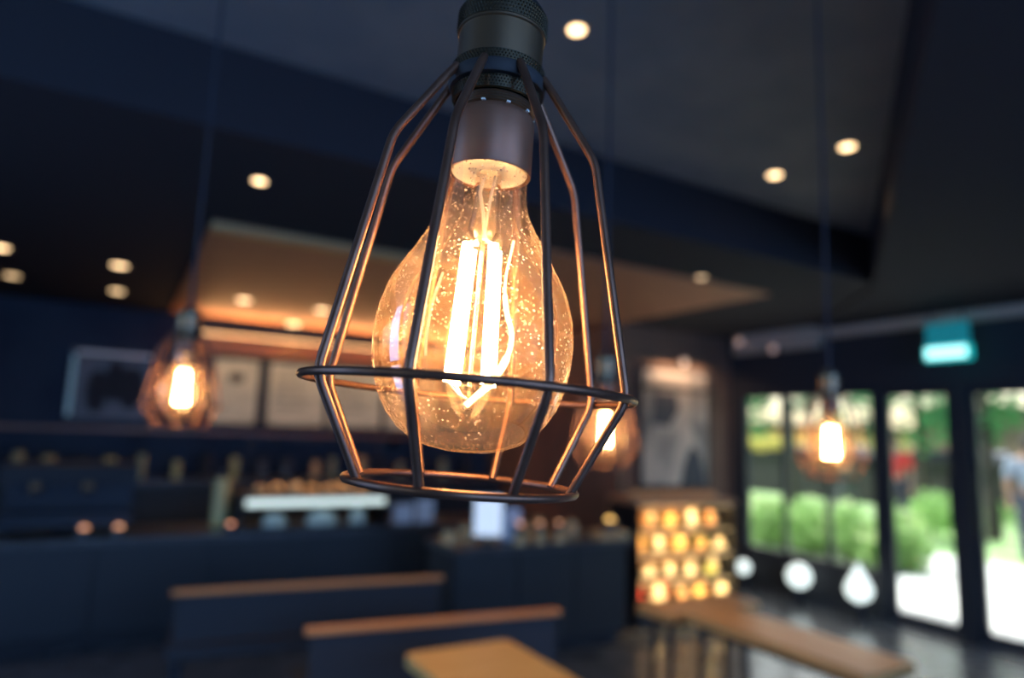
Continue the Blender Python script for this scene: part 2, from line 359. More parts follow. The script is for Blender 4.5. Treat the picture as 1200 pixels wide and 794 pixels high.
def add_cord(root, ceil=3.0):
    o = root.location; top = ceil-o.z; Mi = root.matrix_basis.to_3x3().inverted()
    start = Vector((0, 0, .2215-Z0)); w0 = root.matrix_basis.to_3x3() @ start
    pts = [Mi @ Vector(p) for p in [w0, (w0.x*1.15, w0.y*1.15, w0.z+.04), (w0.x*1.3, w0.y*1.3, w0.z+.10), (w0.x*1.35, w0.y*1.35, top*.5), (w0.x*1.35, w0.y*1.35, top-.012)]]
    MB().tube(pts, .0034, 10).build('cord', M_cord, root, True)
    rose = MB().lathe([(0, -.03), (.012, -.03), (.05, -.018), (.055, 0), (0, 0)], 32).build('ceiling_rose', M_dkbrass, root, True)
    rose.matrix_basis = Mi.to_4x4(); rose.location = Mi @ Vector((w0.x*1.35, w0.y*1.35, top-.0005))
p0 = make_pendant('large sharp caged pendant lamp with glowing amber bulb in the foreground')
main_m = Matrix.Translation((.1342, .2693, 1.5182)) @ Matrix.Rotation(radians(2.8), 4, Vector((.5, .866, 0))) @ Matrix.Rotation(-atan2(.1342, .2693), 4, 'Z')
others = [((.0985, 1.4525, 1.530), 25, 'blurred caged pendant lamp hanging before the menu boards at left'),
          ((.868, 1.105, 1.478), 60, 'blurred caged pendant lamp half hidden behind the right of the large cage'),
          ((1.3408, .9167, 1.468), 5, 'blurred caged pendant lamp glowing in front of the bright window')]
cps = []
for loc, rz, lab in others:
    c = copy_tree(p0); c.location = loc; c.rotation_euler = (0, 0, radians(rz)); c['label'] = lab; cps.append(c)
p0.matrix_basis = main_m
for c in [p0]+cps: add_cord(c)

# ---------------------------------------------------------------- ceiling lamps
M_trim = mat('brass_downlight_trim', (.35, .25, .12), .4, metal=.8)
def downlight(x, y, z, label, es, power, r=.032, col=(1, .66, .34), group='round ceiling downlights'):
    es *= 1.9; power *= 2
    t = thing('ceiling_downlight', label, 'downlight', (x, y, z), 0, group)
    MB().lathe([(r, -.001), (r*1.35, -.004), (r*1.4, 0), (r, 0)], 28).build('trim_ring', M_trim, t, True)
    MB().lathe([(0, -.002), (r, -.002), (r, -.0005), (0, -.0005)], 28).build('lens', glow('downlight_lens', col, es), t)
    if power:
        l = bpy.data.lights.new('downlight_beam', 'SPOT'); l.energy = power; l.spot_size = radians(80); l.spot_blend = .8
        l.color = (1, .62, .32); l.shadow_soft_size = .03
        o = bpy.data.objects.new('beam', l); COL.objects.link(o); o.parent = t; o.location = (0, 0, -.012)
    return t
downlight(1.328, 1.896, 3.0, 'brightest round downlight in the upper ceiling, right of the lamp holder', 3.2, 34, .030)
downlight(3.07, 2.396, 3.0, 'lower left of the two bright downlights in the blue grey ceiling', 2.9, 10, .036)
downlight(3.058, 1.948, 3.0, 'upper right of the two bright downlights in the blue grey ceiling', 2.9, 10, .036)
downlight(.459, 3.265, 2.65, 'small downlight alone above the timber ceiling, upper left of the cage', 3.2, 5, .030)
downlight(3.50, 3.37, 2.65, 'small downlight in the dark ceiling right of the large cage', 1.0, 5, .034)
downlight(-.125, 5.77, 2.65, 'upper of the two close downlights over the left menu screen', 2.4, 4, .055)
downlight(-.148, 6.967, 2.65, 'lower of the two close downlights over the left menu screen', 2.0, 4, .055)
downlight(-.845, 5.701, 2.65, 'upper downlight cut by the left picture edge', 2.6, 4, .055)
downlight(-.904, 6.81, 2.65, 'lower downlight at the left picture edge', 1.3, 4, .055)
downlight(.881, 6.557, 2.638, 'downlight in the timber ceiling nearest the left pendant lamp', 3.0, 5, .06)
downlight(1.615, 6.601, 2.638, 'downlight in the timber ceiling beside the left wires of the large cage', 3.0, 5, .06)
# wall lamps near the front and small lamps above the picture
def wall_lamp_or_reflection(x, y, z, axis, label, col, es, r=.055):
    t = thing('round_wall_lamp_or_reflection', label, 'wall lamp', (x, y, z), 0, 'small round wall lamps and spot reflection')
    Mx = Matrix.Rotation(radians(-90), 4, 'Y') if axis == 'x' else Matrix.Rotation(radians(90), 4, 'X')
    a = MB().lathe([(0, 0), (r*.8, 0), (r*.9, .03), (r*.75, .035), (0, .035)], 24).build('housing', M_blackmetal, t, True); a.matrix_basis = Mx
    b = MB().ball((0, 0, .033), r*.8, r*.8, r*.5, 20, 6, True).build('lens', glow('wall_lamp_lens', col, es), t, True); b.matrix_basis = Mx
wall_lamp_or_reflection(5.80, 5.005, 2.618-.05, 'x', 'tan round wall lamp left of the pair above the window', (1, .58, .36), .42)
wall_lamp_or_reflection(5.80, 4.564, 2.485-.03, 'x', 'tan round wall lamp right of the pair above the window', (1, .58, .36), .30)
wall_lamp_or_reflection(5.80, 2.975, 2.44, 'x', 'pale grey spot reflection above the exit sign, built as a glowing disc', (.85, .95, .85), .42)  # glowing disc added for a spot reflection
wall_lamp_or_reflection(5.15, 5.25, 2.31, 'y', 'tan round wall lamp above the pale picture', (1, .58, .30), .75)
area('picture_lamp_light', (5.1, 5.12, 2.27), (0, .35, -1), .7, .1, 5.5, (1, .62, .38))
downlight(1.579, 7.70, 2.63, 'downlight at the back edge of the timber ceiling above the menu boards', 2.6, 3, .07)

# ---------------------------------------------------------------- exit sign
t = thing('exit_sign', 'teal lit exit sign hanging over the right glass doors', 'sign', (5.62, 2.80, 2.19))
MB().box(-.02, .02, -.155, .155, .115, .30).build('upper_panel', mat('teal_acrylic', (.02, .20, .24), .4, emit=(.01, .30, .36), es=.45), t)
b = MB().box(-.035, .035, -.165, .165, 0, .115).build('housing', mat('teal_housing', (.02, .3, .3), .4, emit=(.01, .6, .6), es=.8), t)
MB().box(-.04, -.0352, -.15, .15, .015, .10).build('lit_face', glow('exit_face', (.40, 1.0, .95), 2.2), b)
for s in (-.12, .12): MB().tube([(0, s, .30), (0, s, .439)], .006, 8).build('hanger', M_blackmetal, t)

# ---------------------------------------------------------------- menu boards and screens
M_board = mat('menu_board_print', (.50, .43, .30), .6, noise=(9, (.36, .30, .21), .45, .6), emit=(.85, .68, .46), es=.16)  # faint glow added to the print to brighten the boards
M_ink = mat('menu_ink', (.10, .09, .07), .7)
def board(x0, x1, label, lines):
    t = thing('menu_board', label, 'menu board', ((x0+x1)/2, 7.97, 1.50), 0, 'menu boards over the back counter')
    w = (x1-x0)/2
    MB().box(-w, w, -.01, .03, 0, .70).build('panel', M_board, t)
    for a, b, c, d in ((-w-.02, -w, 0, .7), (w, w+.02, 0, .7), (-w-.02, w+.02, .7, .73), (-w-.02, w+.02, -.03, 0)):
        MB().box(a, b, -.02, .03, c, d).build('frame', M_dark, t)
    if lines == 'picture':
        MB().ball((0, -.012, .50), .09, .003, .06, 16, 6).build('printed_picture', M_ink, t)
    else:
        for k in range(6): MB().box(-w*.8, w*(.2+.1*(k % 3)), -.013, -.010, .60-.08*k, .615-.08*k).build('printed_line', M_ink, t)
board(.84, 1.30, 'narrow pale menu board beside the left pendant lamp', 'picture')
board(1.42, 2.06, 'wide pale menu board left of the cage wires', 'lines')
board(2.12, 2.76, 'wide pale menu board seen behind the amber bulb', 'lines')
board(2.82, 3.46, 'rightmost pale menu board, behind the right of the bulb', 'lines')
t = thing('menu_screen', 'dim dark screen with a green left edge on the back wall at far left', 'screen', (-.14, 7.96, 1.52))
MB().box(-.38, .38, -.02, .03, -.06, .70).build('bezel', M_blackmetal, t)
MB().box(-.35, .35, -.024, -.02, -.03, .67).build('display', mat('screen_display', (.03, .04, .05), .4, noise=(3, (.10, .06, .06), .4, .7), emit=(.08, .08, .09), es=.12), t)
MB().box(-.34, -.30, -.027, -.024, .0, .6).build('lit_edge', glow('screen_edge', (.05, .25, .20), .2), t)
MB().box(-.3, .35, -.027, -.024, .62, .65).build('lit_edge', glow('screen_edge2', (.4, .35, .3), .2), t)
for x, z, w_ in ((.05, .36, .09), (.2, .3, .12), (-.1, .25, .1)):
    MB().ball((x, -.026, z), w_, .002, .22, 12, 6).build('dark_figure', M_dark, t)

# picture on the centre wall
t = thing('wall_picture', 'large pale grey picture on the dark wall behind the pastry case', 'picture', (5.03, 5.22, 1.02))
MB().box(-.46, .46, -.01, .028, 0, 1.18).build('canvas', mat('picture_print', (.50, .43, .35), .7, noise=(2.2, (.16, .15, .14), .42, .62)), t)
for a, b, c, d in ((-.49, -.46, -.03, 1.21), (.46, .49, -.03, 1.21), (-.46, .46, 1.18, 1.21), (-.46, .46, -.03, 0)):
    MB().box(a, b, -.02, .028, c, d).build('frame', M_dark, t)
M_pale = mat('picture_pale', (.62, .52, .42), .7); M_grey = mat('picture_dark', (.05, .055, .07), .7)
def poly_part(name, pts, m, y=-.0125): 
    mb = MB(); n = len(pts); mb.v = [(x, y, z) for x, z in pts]+[(x, y+.002, z) for x, z in pts]
    mb.f = [tuple(range(n)), tuple(n+i for i in reversed(range(n)))]+[((i+1) % n, i, n+i, n+(i+1) % n) for i in range(n)]
    return mb.build(name, m, t)
poly_part('printed_shape', [(-.12, 0), (.02, .35), (.10, .62), (.22, .62), (.30, .42), (.18, .38), (.10, .2), (.06, 0)], M_pale)
poly_part('printed_shape', [(.06, 0), (.10, .2), (.2, .40), (.34, .32), (.42, .05), (.42, 0)], M_grey, -.0145)
poly_part('printed_shape', [(-.34, .62), (-.10, .60), (.04, .78), (0, .95), (-.3, .93)], M_grey, -.0135)

# ---------------------------------------------------------------- counters
def plinth(name, label, x0, x1, y0, y1, h, top=.04, mtop=None, cat='counter', panels=4):
    t = thing(name, label, cat, ((x0+x1)/2, (y0+y1)/2, 0))
    a, b = (x1-x0)/2, (y1-y0)/2
    MB().box(-a+.02, a-.02, -b+.06, b-.02, .08, h-top).build('body', M_counter, t)
    MB().box(-a+.05, a-.05, -b+.10, b-.05, 0, .08).build('kickboard', M_dark, t)
    pw = (2*a-.04)/panels
    for k in range(panels): MB().box(-a+.02+k*pw+.006, -a+.02+(k+1)*pw-.006, -b+.04, -b+.0605, .09, h-top-.01).build('front_panel', M_counter, t)
    MB().box(-a, a, -b, b, h-top, h).build('worktop', mtop or M_worktop, t)
    return t
plinth('service_counter', 'long dark service counter across the back of the room', -2.2, 3.5, 5.35, 6.0, .70, panels=8)
plinth('back_counter', 'dark back counter under the menu boards', -2.2, 4.2, 7.35, 7.97, .92, panels=8)
plinth('side_counter', 'low dark serving counter in front of the till', 1.95, 3.42, 4.0, 4.5, .74, panels=3)
# refrigerated display case with a white lamp
t = thing('display_case', 'glass display case with a bright white lamp on the service counter', 'display case', (1.41, 5.6, .70))
MB().box(-.58, .58, -.23, .27, 0, .02).build('base_tray', M_blackmetal, t)
for s in (-.58, .56): MB().box(s, s+.02, -.23, .27, .02, .24).build('side_panel', M_blackmetal, t)
MB().box(-.56, .56, -.23, -.224, .02, .20).build('glass_front', M_pane, t)
MB().box(-.58, .58, -.23, .27, .24, .27).build('top_panel', M_blackmetal, t)
MB().box(-.54, .54, -.228, -.20, .185, .235).build('lamp_strip', glow('case_lamp', (.80, .95, .85), 1.0), t)
for k, (x, w_) in enumerate(((-.30, .10), (.07, .13), (.36, .07))):
    tag(MB().ball((x+1.41, 5.53, .722), w_, .07, .10+.02*k, 14, 7, True).build('cake', mat('icing', (.75, .78, .74), .5), None, True), ['left', 'middle', 'right'][k]+' white cake inside the lit display case', 'cake', 'white cakes in the display case')
# loaves on the display case
M_bread = mat('bread', (.70, .40, .16), .6, noise=(14, (.85, .58, .28), .4, .6))
for k in range(7):
    x = 1.00+.135*k
    tag(MB().ball((x, 5.58+.04*(k % 2), .97), .062, .10, .05+.012*(k % 3), 12, 6, True).build('bread_loaf', M_bread, None, True), ORD[k]+' golden bread loaf from the left, on top of the display case', 'bread', 'loaves on the display case')
l = area('case_top_lamp', (1.43, 5.62, 1.36), (0, 0, -1), 1.0, .05, 2.2, (1, .62, .3))
t = thing('counter_lamp', 'slim warm lamp bar above the bread loaves', 'lamp', (1.43, 5.62, .97))
MB().box(-.55, .55, -.03, .03, .40, .42).build('lamp_bar', M_blackmetal, t)
for s in (-.53, .53): MB().tube([(s, 0, 0), (s, 0, .40)], .008, 8).build('post', M_blackmetal, t)
def canister(x, y, z, r, h, m, label, cat='jar', group=None, name='jar'):
    t = thing(name, label, cat, (x, y, z), 0, group)
    MB().lathe([(0, 0), (r, 0), (r*1.02, h*.1), (r, h*.8), (r*.8, h*.88), (0, h*.88)], 16).build('body', m, t, True)
    MB().lathe([(0, h*.88), (r*.85, h*.88), (r*.85, h), (0, h)], 16).build('lid', M_blackmetal, t, True)
    return t
M_yel = mat('yellow_pack', (.70, .60, .22), .5, noise=(18, (.55, .50, .25), .4, .6))
canister(.74, 5.75, .70, .06, .42, M_yel, 'tall yellow canister left of the display case', group='yellow canisters by the display case')
M_olive = mat('olive_pack', (.40, .38, .20), .5); M_whitepaper = mat('white_paper', (.82, .84, .84), .6)
# row of bottles and jars on the back counter
for k in range(22):
    x = -1.9+.27*k+random.uniform(-.05, .05); h = random.uniform(.2, .34)
    canister(x, 7.6, .92, random.uniform(.035, .06), h, random.choice([M_olive, M_yel, M_bread, M_dark, M_worktop]), ORD[k]+' dim jar from the left on the back counter', 'jar', 'jars on the back counter')
# shelf of cups under the screen
t = thing('wall_shelf', 'dim shelf below the menu boards on the back wall', 'shelf', (.9, 7.85, 1.38))
MB().box(-2.6, 3.2, -.12, .12, 0, .03).build('board', M_bench, t)
for s in (-2.2, -.8, .6, 2.0, 3.0): MB().box(s, s+.03, -.10, .12, -.12, 0).build('bracket', M_blackmetal, t)
# coffee machine
t = thing('coffee_machine', 'dark espresso machine on the left of the service counter', 'coffee machine', (-.25, 5.68, .70))
MB().box(-.38, .38, -.2, .25, .06, .16).build('base', M_blackmetal, t)
MB().box(-.38, .38, .02, .25, .16, .36).build('body', M_blackmetal, t)
MB().box(-.40, .40, -.2, .26, .36, .48).build('head', M_dark, t)
for s in (-.34, .34):
    for q in (-.15, .2): MB().lathe([(0, 0), (.02, 0), (.02, .06), (0, .06)], 10, (s, q, 0)).build('foot', M_blackmetal, t)
for s in (-.2, .1): 
    g = MB().lathe([(0, .30), (.035, .30), (.035, .36), (0, .36)], 16, (s, -.1, 0)).build('group_head', M_brass, t, True)
    MB().tube([(s, -.1, .31), (s, -.30, .29)], .014, 8).build('handle', M_cord, g, True)
# till screen, cards on the low counter
t = thing('till_screen', 'bright white till screen on the low serving counter', 'screen', (2.24, 4.12, .74), radians(-25))
MB().box(-.05, .05, -.05, .05, 0, .012).build('foot', M_blackmetal, t); MB().box(-.012, .012, -.012, .012, .012, .08).build('neck', M_blackmetal, t)
s_ = MB().box(-.105, .105, -.012, .012, .05, .33).build('case', M_blackmetal, t)
MB().box(-.095, .095, -.0145, -.012, .06, .32).build('display', glow('till_display', (.68, .80, .95), .75), s_)
t = thing('card_stand', 'small white card stand right of the till screen', 'sign', (2.44, 4.14, .74), radians(-20))
MB().box(-.06, .06, -.03, .03, 0, .012).build('foot', M_blackmetal, t)
MB().box(-.06, .06, -.004, .004, .012, .24).build('card', mat('card', (.8, .82, .85), .6), t)
for k, (x, z, w_, h_) in enumerate(((2.14, .70, .09, .17), (2.34, .70, .08, .21))): 
    t = thing('notice_card', ['left', 'right'][k]+' white notice card standing on the service counter', 'sign', (x, 5.45, z), 0, 'notice cards on the counter')
    MB().box(-w_, w_, -.004, .004, .01, h_).build('sheet', mat('notice_sheet', (.8, .82, .84), .6), t)
    MB().box(-w_, w_, -.03, .03, 0, .01).build('foot', M_blackmetal, t)
# small round table lights
def tealight(x, y, z, label, col, es, r=.02):
    t = thing('tealight', label, 'candle', (x, y, z), 0, 'tea lights')
    MB().lathe([(0, 0), (r, 0), (r*1.15, r*1.6), (r*1.05, r*1.6), (r*.9, .006), (0, .006)], 16).build('cup', M_worktop, t, True)
    MB().ball((0, 0, r*1.2), r*.75, r*.75, r*.9, 12, 6).build('flame', glow('tealight_flame', col, es), t, True)
for k, (x, z) in enumerate(((2.475, .74), (2.637, .74), (2.80, .74))):
    tealight(x, 4.08, z+.08, ['left', 'middle', 'right'][k]+' orange tea light on a jar on the low serving counter', (1, .42, .14), 1.6, .03)
    canister(x, 4.08, z, .045, .08, M_bread, ORD[k]+' squat brown jar from the left, carrying a tea light', 'jar', 'squat jars under the tea lights')
tealight(3.28, 4.10, .79, 'large yellow tea light at the right end of the low serving counter', (1, .55, .08), 2.6, .05)
t = tag(MB().prism([(3.16, 4.02), (3.40, 4.02), (3.40, 4.2), (3.16, 4.2)], .74, .79).build('tray', M_bread), 'brown tray under the large yellow tea light', 'tray')
for k in range(8):
    x = 2.02+.15*k
    tag(MB().ball((x, 4.26+.05*(k % 2), .74), .06, .07, .09+.03*(k % 3), 10, 6, True).build('bun', M_bread, None, True), ORD[k]+' brown bun from the left behind the tea lights on the low counter', 'bun', 'buns on the low counter')
tealight(-.14, 5.42, .70, 'left orange lamp reflection built as tea light at the far left of the service counter', (1, .40, .12), 1.6, .04)  # this and the next two are glows added for lamp reflections
tealight(.78, 5.42, .70, 'orange lamp reflection built as tea light beside the left end of the lit display case', (1, .38, .16), 2.0, .035)
tealight(.063, 5.42, .70, 'second orange lamp reflection built as tea light at the left of the service counter', (1, .42, .14), 1.6, .04)

# ---------------------------------------------------------------- lit pastry case
t = thing('pastry_case', 'tall glowing pastry case full of golden pastries before the picture', 'display case', (4.22, 4.42, 0), radians(-8))
CW, CD = .50, .24
MB().box(-CW, CW, -CD, CD, 0, .16).build('base', M_counter, t)
MB().box(-CW, CW, CD-.02, CD, .16, .95).build('back_panel', mat('case_back', (.45, .25, .12), .6), t)
for s in (-CW, CW-.02): MB().box(s, s+.02, -CD, CD-.02, .16, .95).build('side_frame', M_blackmetal, t)
MB().box(-CW, CW, -CD, CD, .95, .99).build('top', M_bench, t)
MB().box(-CW+.02, CW-.02, -CD, -CD+.005, .16, .95).build('glass_front', M_pane, t)
for z in (.16, .36, .56, .76):
    if z > .2: MB().box(-CW+.02, CW-.02, -CD+.06, CD-.02, z-.006, z).build('shelf', M_blackmetal, t)
    MB().box(-CW+.04, CW-.04, -CD+.03, -CD+.04, z+.176, z+.18).build('lamp_strip', glow('pastry_led', (1, .66, .30), 2.0), t)
    l = bpy.data.lights.new('pastry_light', 'AREA'); l.shape = 'RECTANGLE'; l.size = .9; l.size_y = .03; l.energy = 5.5; l.color = (1, .60, .26)
    o = bpy.data.objects.new('pastry_light', l); COL.objects.link(o); o.parent = t; o.location = (0, -CD+.04, z+.172); o.rotation_euler = (radians(22), 0, 0)
PM = Matrix.Translation((4.22, 4.42, 0)) @ Matrix.Rotation(radians(-8), 4, 'Z')
pcol = [mat('pastry_gold', (.95, .62, .20), .5, coat=.5), mat('pastry_cream', (.95, .85, .60), .5, coat=.5), mat('pastry_brown', (.70, .36, .14), .4, coat=.6)]
pred = mat('pastry_red', (.80, .08, .05), .4, coat=.5); pgreen = mat('pastry_green', (.55, .60, .20), .5)
for j, z in enumerate((.16, .36, .56, .76)):
    for k in range(9):
        q = PM @ Vector((-.41+.105*k+random.uniform(-.012, .012), -.09+.11*((k+j) % 2)+random.uniform(-.02, .02), z))
        if j == 0 and k in (0, 1, 3): m, nm, lb, ct = pred, 'red_tart', 'red glazed tart, %s from the left on the bottom shelf of the pastry case' % ORD[k], 'tart'
        elif k == 7 and j in (1, 2): m, nm, lb, ct = pgreen, 'green_cake', 'greenish cake near the right end of the %s shelf of the pastry case' % ['', 'second', 'third'][j], 'cake'
        else:
            m = pcol[(j+k*2+j*k) % 3]; nm = 'pastry'; ct = 'pastry'; lb = '%s golden pastry from the left on the %s shelf of the pastry case' % (ORD[k], ['bottom', 'second', 'third', 'top'][j])
        r_ = random.uniform(.042, .066)
        mb = MB().ball((0, 0, 0), r_, r_, random.uniform(.06, .145), 12, 6, True)
        tag(mb.build(nm, m, None, True, tuple(q)), lb, ct, {'pastry': 'pastries on the %s shelf' % ['bottom', 'second', 'third', 'top'][j], 'tart': 'red tarts in the pastry case', 'cake': 'green cakes in the pastry case'}[ct])
for k in range(6):
    q = PM @ Vector((-.4+.15*k, -.05, .99))
    tag(MB().ball((0, 0, 0), .075, .08, .06, 12, 6, True).build('bread_roll', M_bread, None, True, tuple(q)), ORD[k]+' orange brown roll from the left on top of the pastry case', 'bread', 'rolls on the pastry case')
pl = area('roll_lamp', (4.22, 4.35, 1.9), (0, 0, -1), .8, .1, 1.6, (1, .5, .2))
tt = thing('hanging_lamp_bar', 'slim lamp bar hanging above the pastry case', 'lamp', (4.22, 4.35, 1.91))
MB().box(-.42, .42, -.03, .03, 0, .03).build('lamp_bar', M_blackmetal, tt)
for s in (-.35, .35): MB().tube([(s, 0, .03), (s, 0, .728)], .003, 6).build('hanger', M_blackmetal, tt)

# ---------------------------------------------------------------- tables, benches, chairs
def table(label, x0, x1, y0, y1, m, h=.75, planks=1, along='y'):
    t = thing('cafe_table', label, 'table', ((x0+x1)/2, (y0+y1)/2, 0))
    a, b = (x1-x0)/2, (y1-y0)/2
    mb = MB()
    mb.prism([(-a+.02, -b), (a-.02, -b), (a, -b+.02), (a, b-.02), (a-.02, b), (-a+.02, b), (-a, b-.02), (-a, -b+.02)], h-.035, h)
    mb.build('tabletop', m, t)
    MB().box(-a+.06, a-.06, -b+.06, b-.06, h-.075, h-.035).build('apron', M_blackmetal, t)
    for sx in (-1, 1):
        for sy in (-1, 1): MB().tube([(sx*(a-.07), sy*(b-.07), h-.06), (sx*(a-.04), sy*(b-.04), 0)], .016, 8).build('leg', M_blackmetal, t, True)
    return t
table('small honey oak table lit by a downlight in the lower centre', .905, 1.305, 1.62, 2.22, M_table)
table('long narrow walnut table at lower right in front of the doors', 2.21, 2.50, 1.40, 2.27, M_table2)
table('dim walnut table behind the long narrow table', 2.24, 2.86, 2.36, 2.60, M_table2, .70)
def bench(label, x0, x1, y, h, rz=0):
    t = thing('bench', label, 'bench', ((x0+x1)/2, y, 0), radians(rz)); a = (x1-x0)/2
    MB().box(-a, a, -.012, .035, h-.018, h).build('top_rail', M_rail, t)
    MB().box(-a+.02, a-.02, 0, .02, .48, h-.03).build('backrest', M_dark, t)
    MB().box(-a, a, .02, .45, .40, .46).build('seat', M_dark, t)
    for s in (-a+.02, a-.07):
        for yy in (-.01, .38): MB().box(s, s+.05, yy, yy+.05, 0, .40).build('leg', M_blackmetal, t)
bench('long dark bench with brown top rail at left of centre', .28, 1.60, 3.50, .715, -6.5)
bench('long dark bench with brown top rail behind the honey oak table', .68, 1.76, 2.60, .735, -7)
def chair(label, x, y, rz):
    t = thing('dining_chair', label, 'chair', (x, y, 0), radians(rz), 'dark dining chairs')
    MB().prism([(-.2, -.2), (.2, -.2), (.18, .2), (-.18, .2)], .43, .46).build('seat', M_bench, t)
    for sx in (-1, 1):
        MB().tube([(sx*.17, -.17, .43), (sx*.19, -.20, 0)], .015, 8).build('leg', M_blackmetal, t, True)
        MB().tube([(sx*.16, .19, .82), (sx*.165, .17, .43), (sx*.185, .22, 0)], .015, 8).build('leg', M_blackmetal, t, True)
    for z in (.62, .76): MB().box(-.165, .165, .175, .19, z, z+.06).build('back_slat', M_bench, t)
    return t
chair('dark wooden chair at the far left of the room', -.55, 2.6, 200)
chair('dark wooden chair near the lower left of the picture', .12, 2.15, 160)

# ---------------------------------------------------------------- white globes on the ledge under the window
M_globe = mat('white_globe', (.9, .93, .9), .4, emit=(.80, .92, .86), es=1.5)  # added glow keeps the white round shapes bright below the window
for y, z, r, lab in ((5.00, .14, .070, 'small white glowing globe under the left window, by the dark pier'), (4.34, .14, .11, 'round white glowing globe under the middle of the window'), (3.74, .14, .115, 'white teardrop glowing globe under the window beside the left door')):
    t = thing('glowing_globe', lab, 'lamp', (5.72, y-.05, 0), 0, 'white glowing globes under the window')
    MB().lathe([(0, 0), (.07, 0), (.05, .03), (.03, z), (0, z)], 20).build('base', M_blackmetal, t, True)
    if 'teardrop' in lab: MB().lathe([(.02, z), (r*.8, z+r*.35), (r, z+r*.9), (r*.8, z+r*1.5), (r*.4, z+r*2.2), (.01, z+r*2.8)], 24).build('globe', M_globe, t, True)
    else: MB().ball((0, 0, z+r*.95), r, r, r, 24, 12).build('globe', M_globe, t, True)

# ---------------------------------------------------------------- outdoors
M_pave = mat('pale_paving', (.80, .80, .78), .8, noise=(1.5, (.66, .67, .66), .45, .6))
M_grass = mat('lawn', (.26, .46, .16), .9, noise=(2, (.45, .60, .30), .4, .6))
struct(MB().box(XR+.15, 10.3, -14, 22, -.12, -.01).build('ground', M_pave), 'sunlit pale paving outside the doors')
struct(MB().box(10.3, 60, -30, 60, -.14, -.03).build('ground', M_grass), 'green lawn beyond the paving')
def leaf_mat(name, col, tcol):
    m = bpy.data.materials.new(name); m.use_nodes = True; nt = m.node_tree; nt.nodes.clear()
    o = nt.nodes.new('ShaderNodeOutputMaterial'); d = nt.nodes.new('ShaderNodeBsdfDiffuse'); t_ = nt.nodes.new('ShaderNodeBsdfTranslucent'); mx = nt.nodes.new('ShaderNodeMixShader')
    d.inputs[0].default_value = (*col, 1); t_.inputs[0].default_value = (*tcol, 1); mx.inputs[0].default_value = .5
    nt.links.new(d.outputs[0], mx.inputs[1]); nt.links.new(t_.outputs[0], mx.inputs[2]); nt.links.new(mx.outputs[0], o.inputs[0]); return m
LEAF = [leaf_mat('leaf_green', (.09, .26, .13), (.14, .38, .17)), leaf_mat('leaf_deep', (.03, .13, .08), (.05, .20, .10)), leaf_mat('leaf_bright', (.36, .56, .24), (.50, .70, .28)), leaf_mat('leaf_pale', (.62, .75, .42), (.7, .8, .4))]
M_bark = mat('bark', (.07, .055, .05), .9)
def foliage(clusters, n, size, m, name, parent, rnd):
    mb = MB()
    for (cx, cy, cz, r) in clusters:
        for _ in range(n):
            v = Vector((rnd.gauss(0, 1), rnd.gauss(0, 1), rnd.gauss(0, 1))).normalized()*r*rnd.random()**.4
            p = Vector((cx, cy, cz))+v; a = Vector((rnd.gauss(0, 1), rnd.gauss(0, 1), rnd.gauss(0, 1))).normalized(); b = a.orthogonal().normalized()
            s = size*rnd.uniform(.6, 1.3); k = len(mb.v)
            mb.v += [tuple(p+a*s), tuple(p+b*s*.5), tuple(p-a*s), tuple(p-b*s*.5)]; mb.f.append((k, k+1, k+2, k+3))
    o = mb.build(name, m, parent); o['kind'] = 'stuff'; return o
def tree(x, y, h, spread, label, m, seed, n=90, nc=12, low=1.9):
    rnd = random.Random(seed); t = thing('tree', label, 'tree', (x, y, -.04), 0, 'trees outside the windows')
    MB().tube([(0, 0, 0), (.05, .05, low), (.0, .1, h)], [.13, .10, .03], 8).build('trunk', M_bark, t, True)
    cl = []
    for k in range(nc):
        a = rnd.uniform(0, 2*pi); d = spread*sqrt(rnd.random()); z = rnd.uniform(low, h); r_ = rnd.uniform(.35, .6)
        cl.append((d*cos(a), d*sin(a), z, r_))
    for c in cl[:6]: MB().tube([(0, .05, min(c[2]-.3, h*.8)), (c[0], c[1], c[2])], [.04, .015], 6).build('branch', M_bark, t, True)
    foliage(cl, n, .12, m, 'leaves', t, rnd)
tree(14.5, 11.0, 4.6, 1.7, 'leafy tree behind the left pane of the window', LEAF[0], 1)
tree(19.5, 14.0, 4.8, 2.2, 'deep green tree behind the middle of the window', LEAF[1], 2)
tree(14.8, 8.0, 4.2, 1.3, 'leafy tree seen between the window and the left door', LEAF[0], 3)
tree(13.0, 5.9, 4.4, 1.2, 'bushy tree behind the left glass door', LEAF[0], 4, 130, 13, 1.4)
tree(12.4, 3.4, 4.6, 1.4, 'deep green tree behind the right glass door', LEAF[0], 5, 150, 15, 1.3)
tree(20.0, 8.0, 5.5, 2.4, 'tall distant tree behind the doors', LEAF[0], 6)
def bush(x, y, rx, ry, h, label, m, seed, n=900):
    rnd = random.Random(seed); t = thing('bush', label, 'bush', (x, y, -.03), 0, 'bushes outside')
    MB().tube([(0, 0, 0), (.02, 0, h*.5)], .03, 6).build('stem', M_bark, t)
    if rx < .3: foliage([(rnd.uniform(-rx, rx)*.6, rnd.uniform(-ry, ry)*.6, rnd.uniform(.45, .8)*h, h*.36) for _ in range(3)], 70, .07, LEAF[3], 'pale_leaves', t, rnd)
    foliage([(rnd.uniform(-rx, rx)*.6, rnd.uniform(-ry, ry)*.6, rnd.uniform(.25, .7)*h, h*.42) for _ in range(7)], n//7, .07, m, 'leaves', t, rnd)
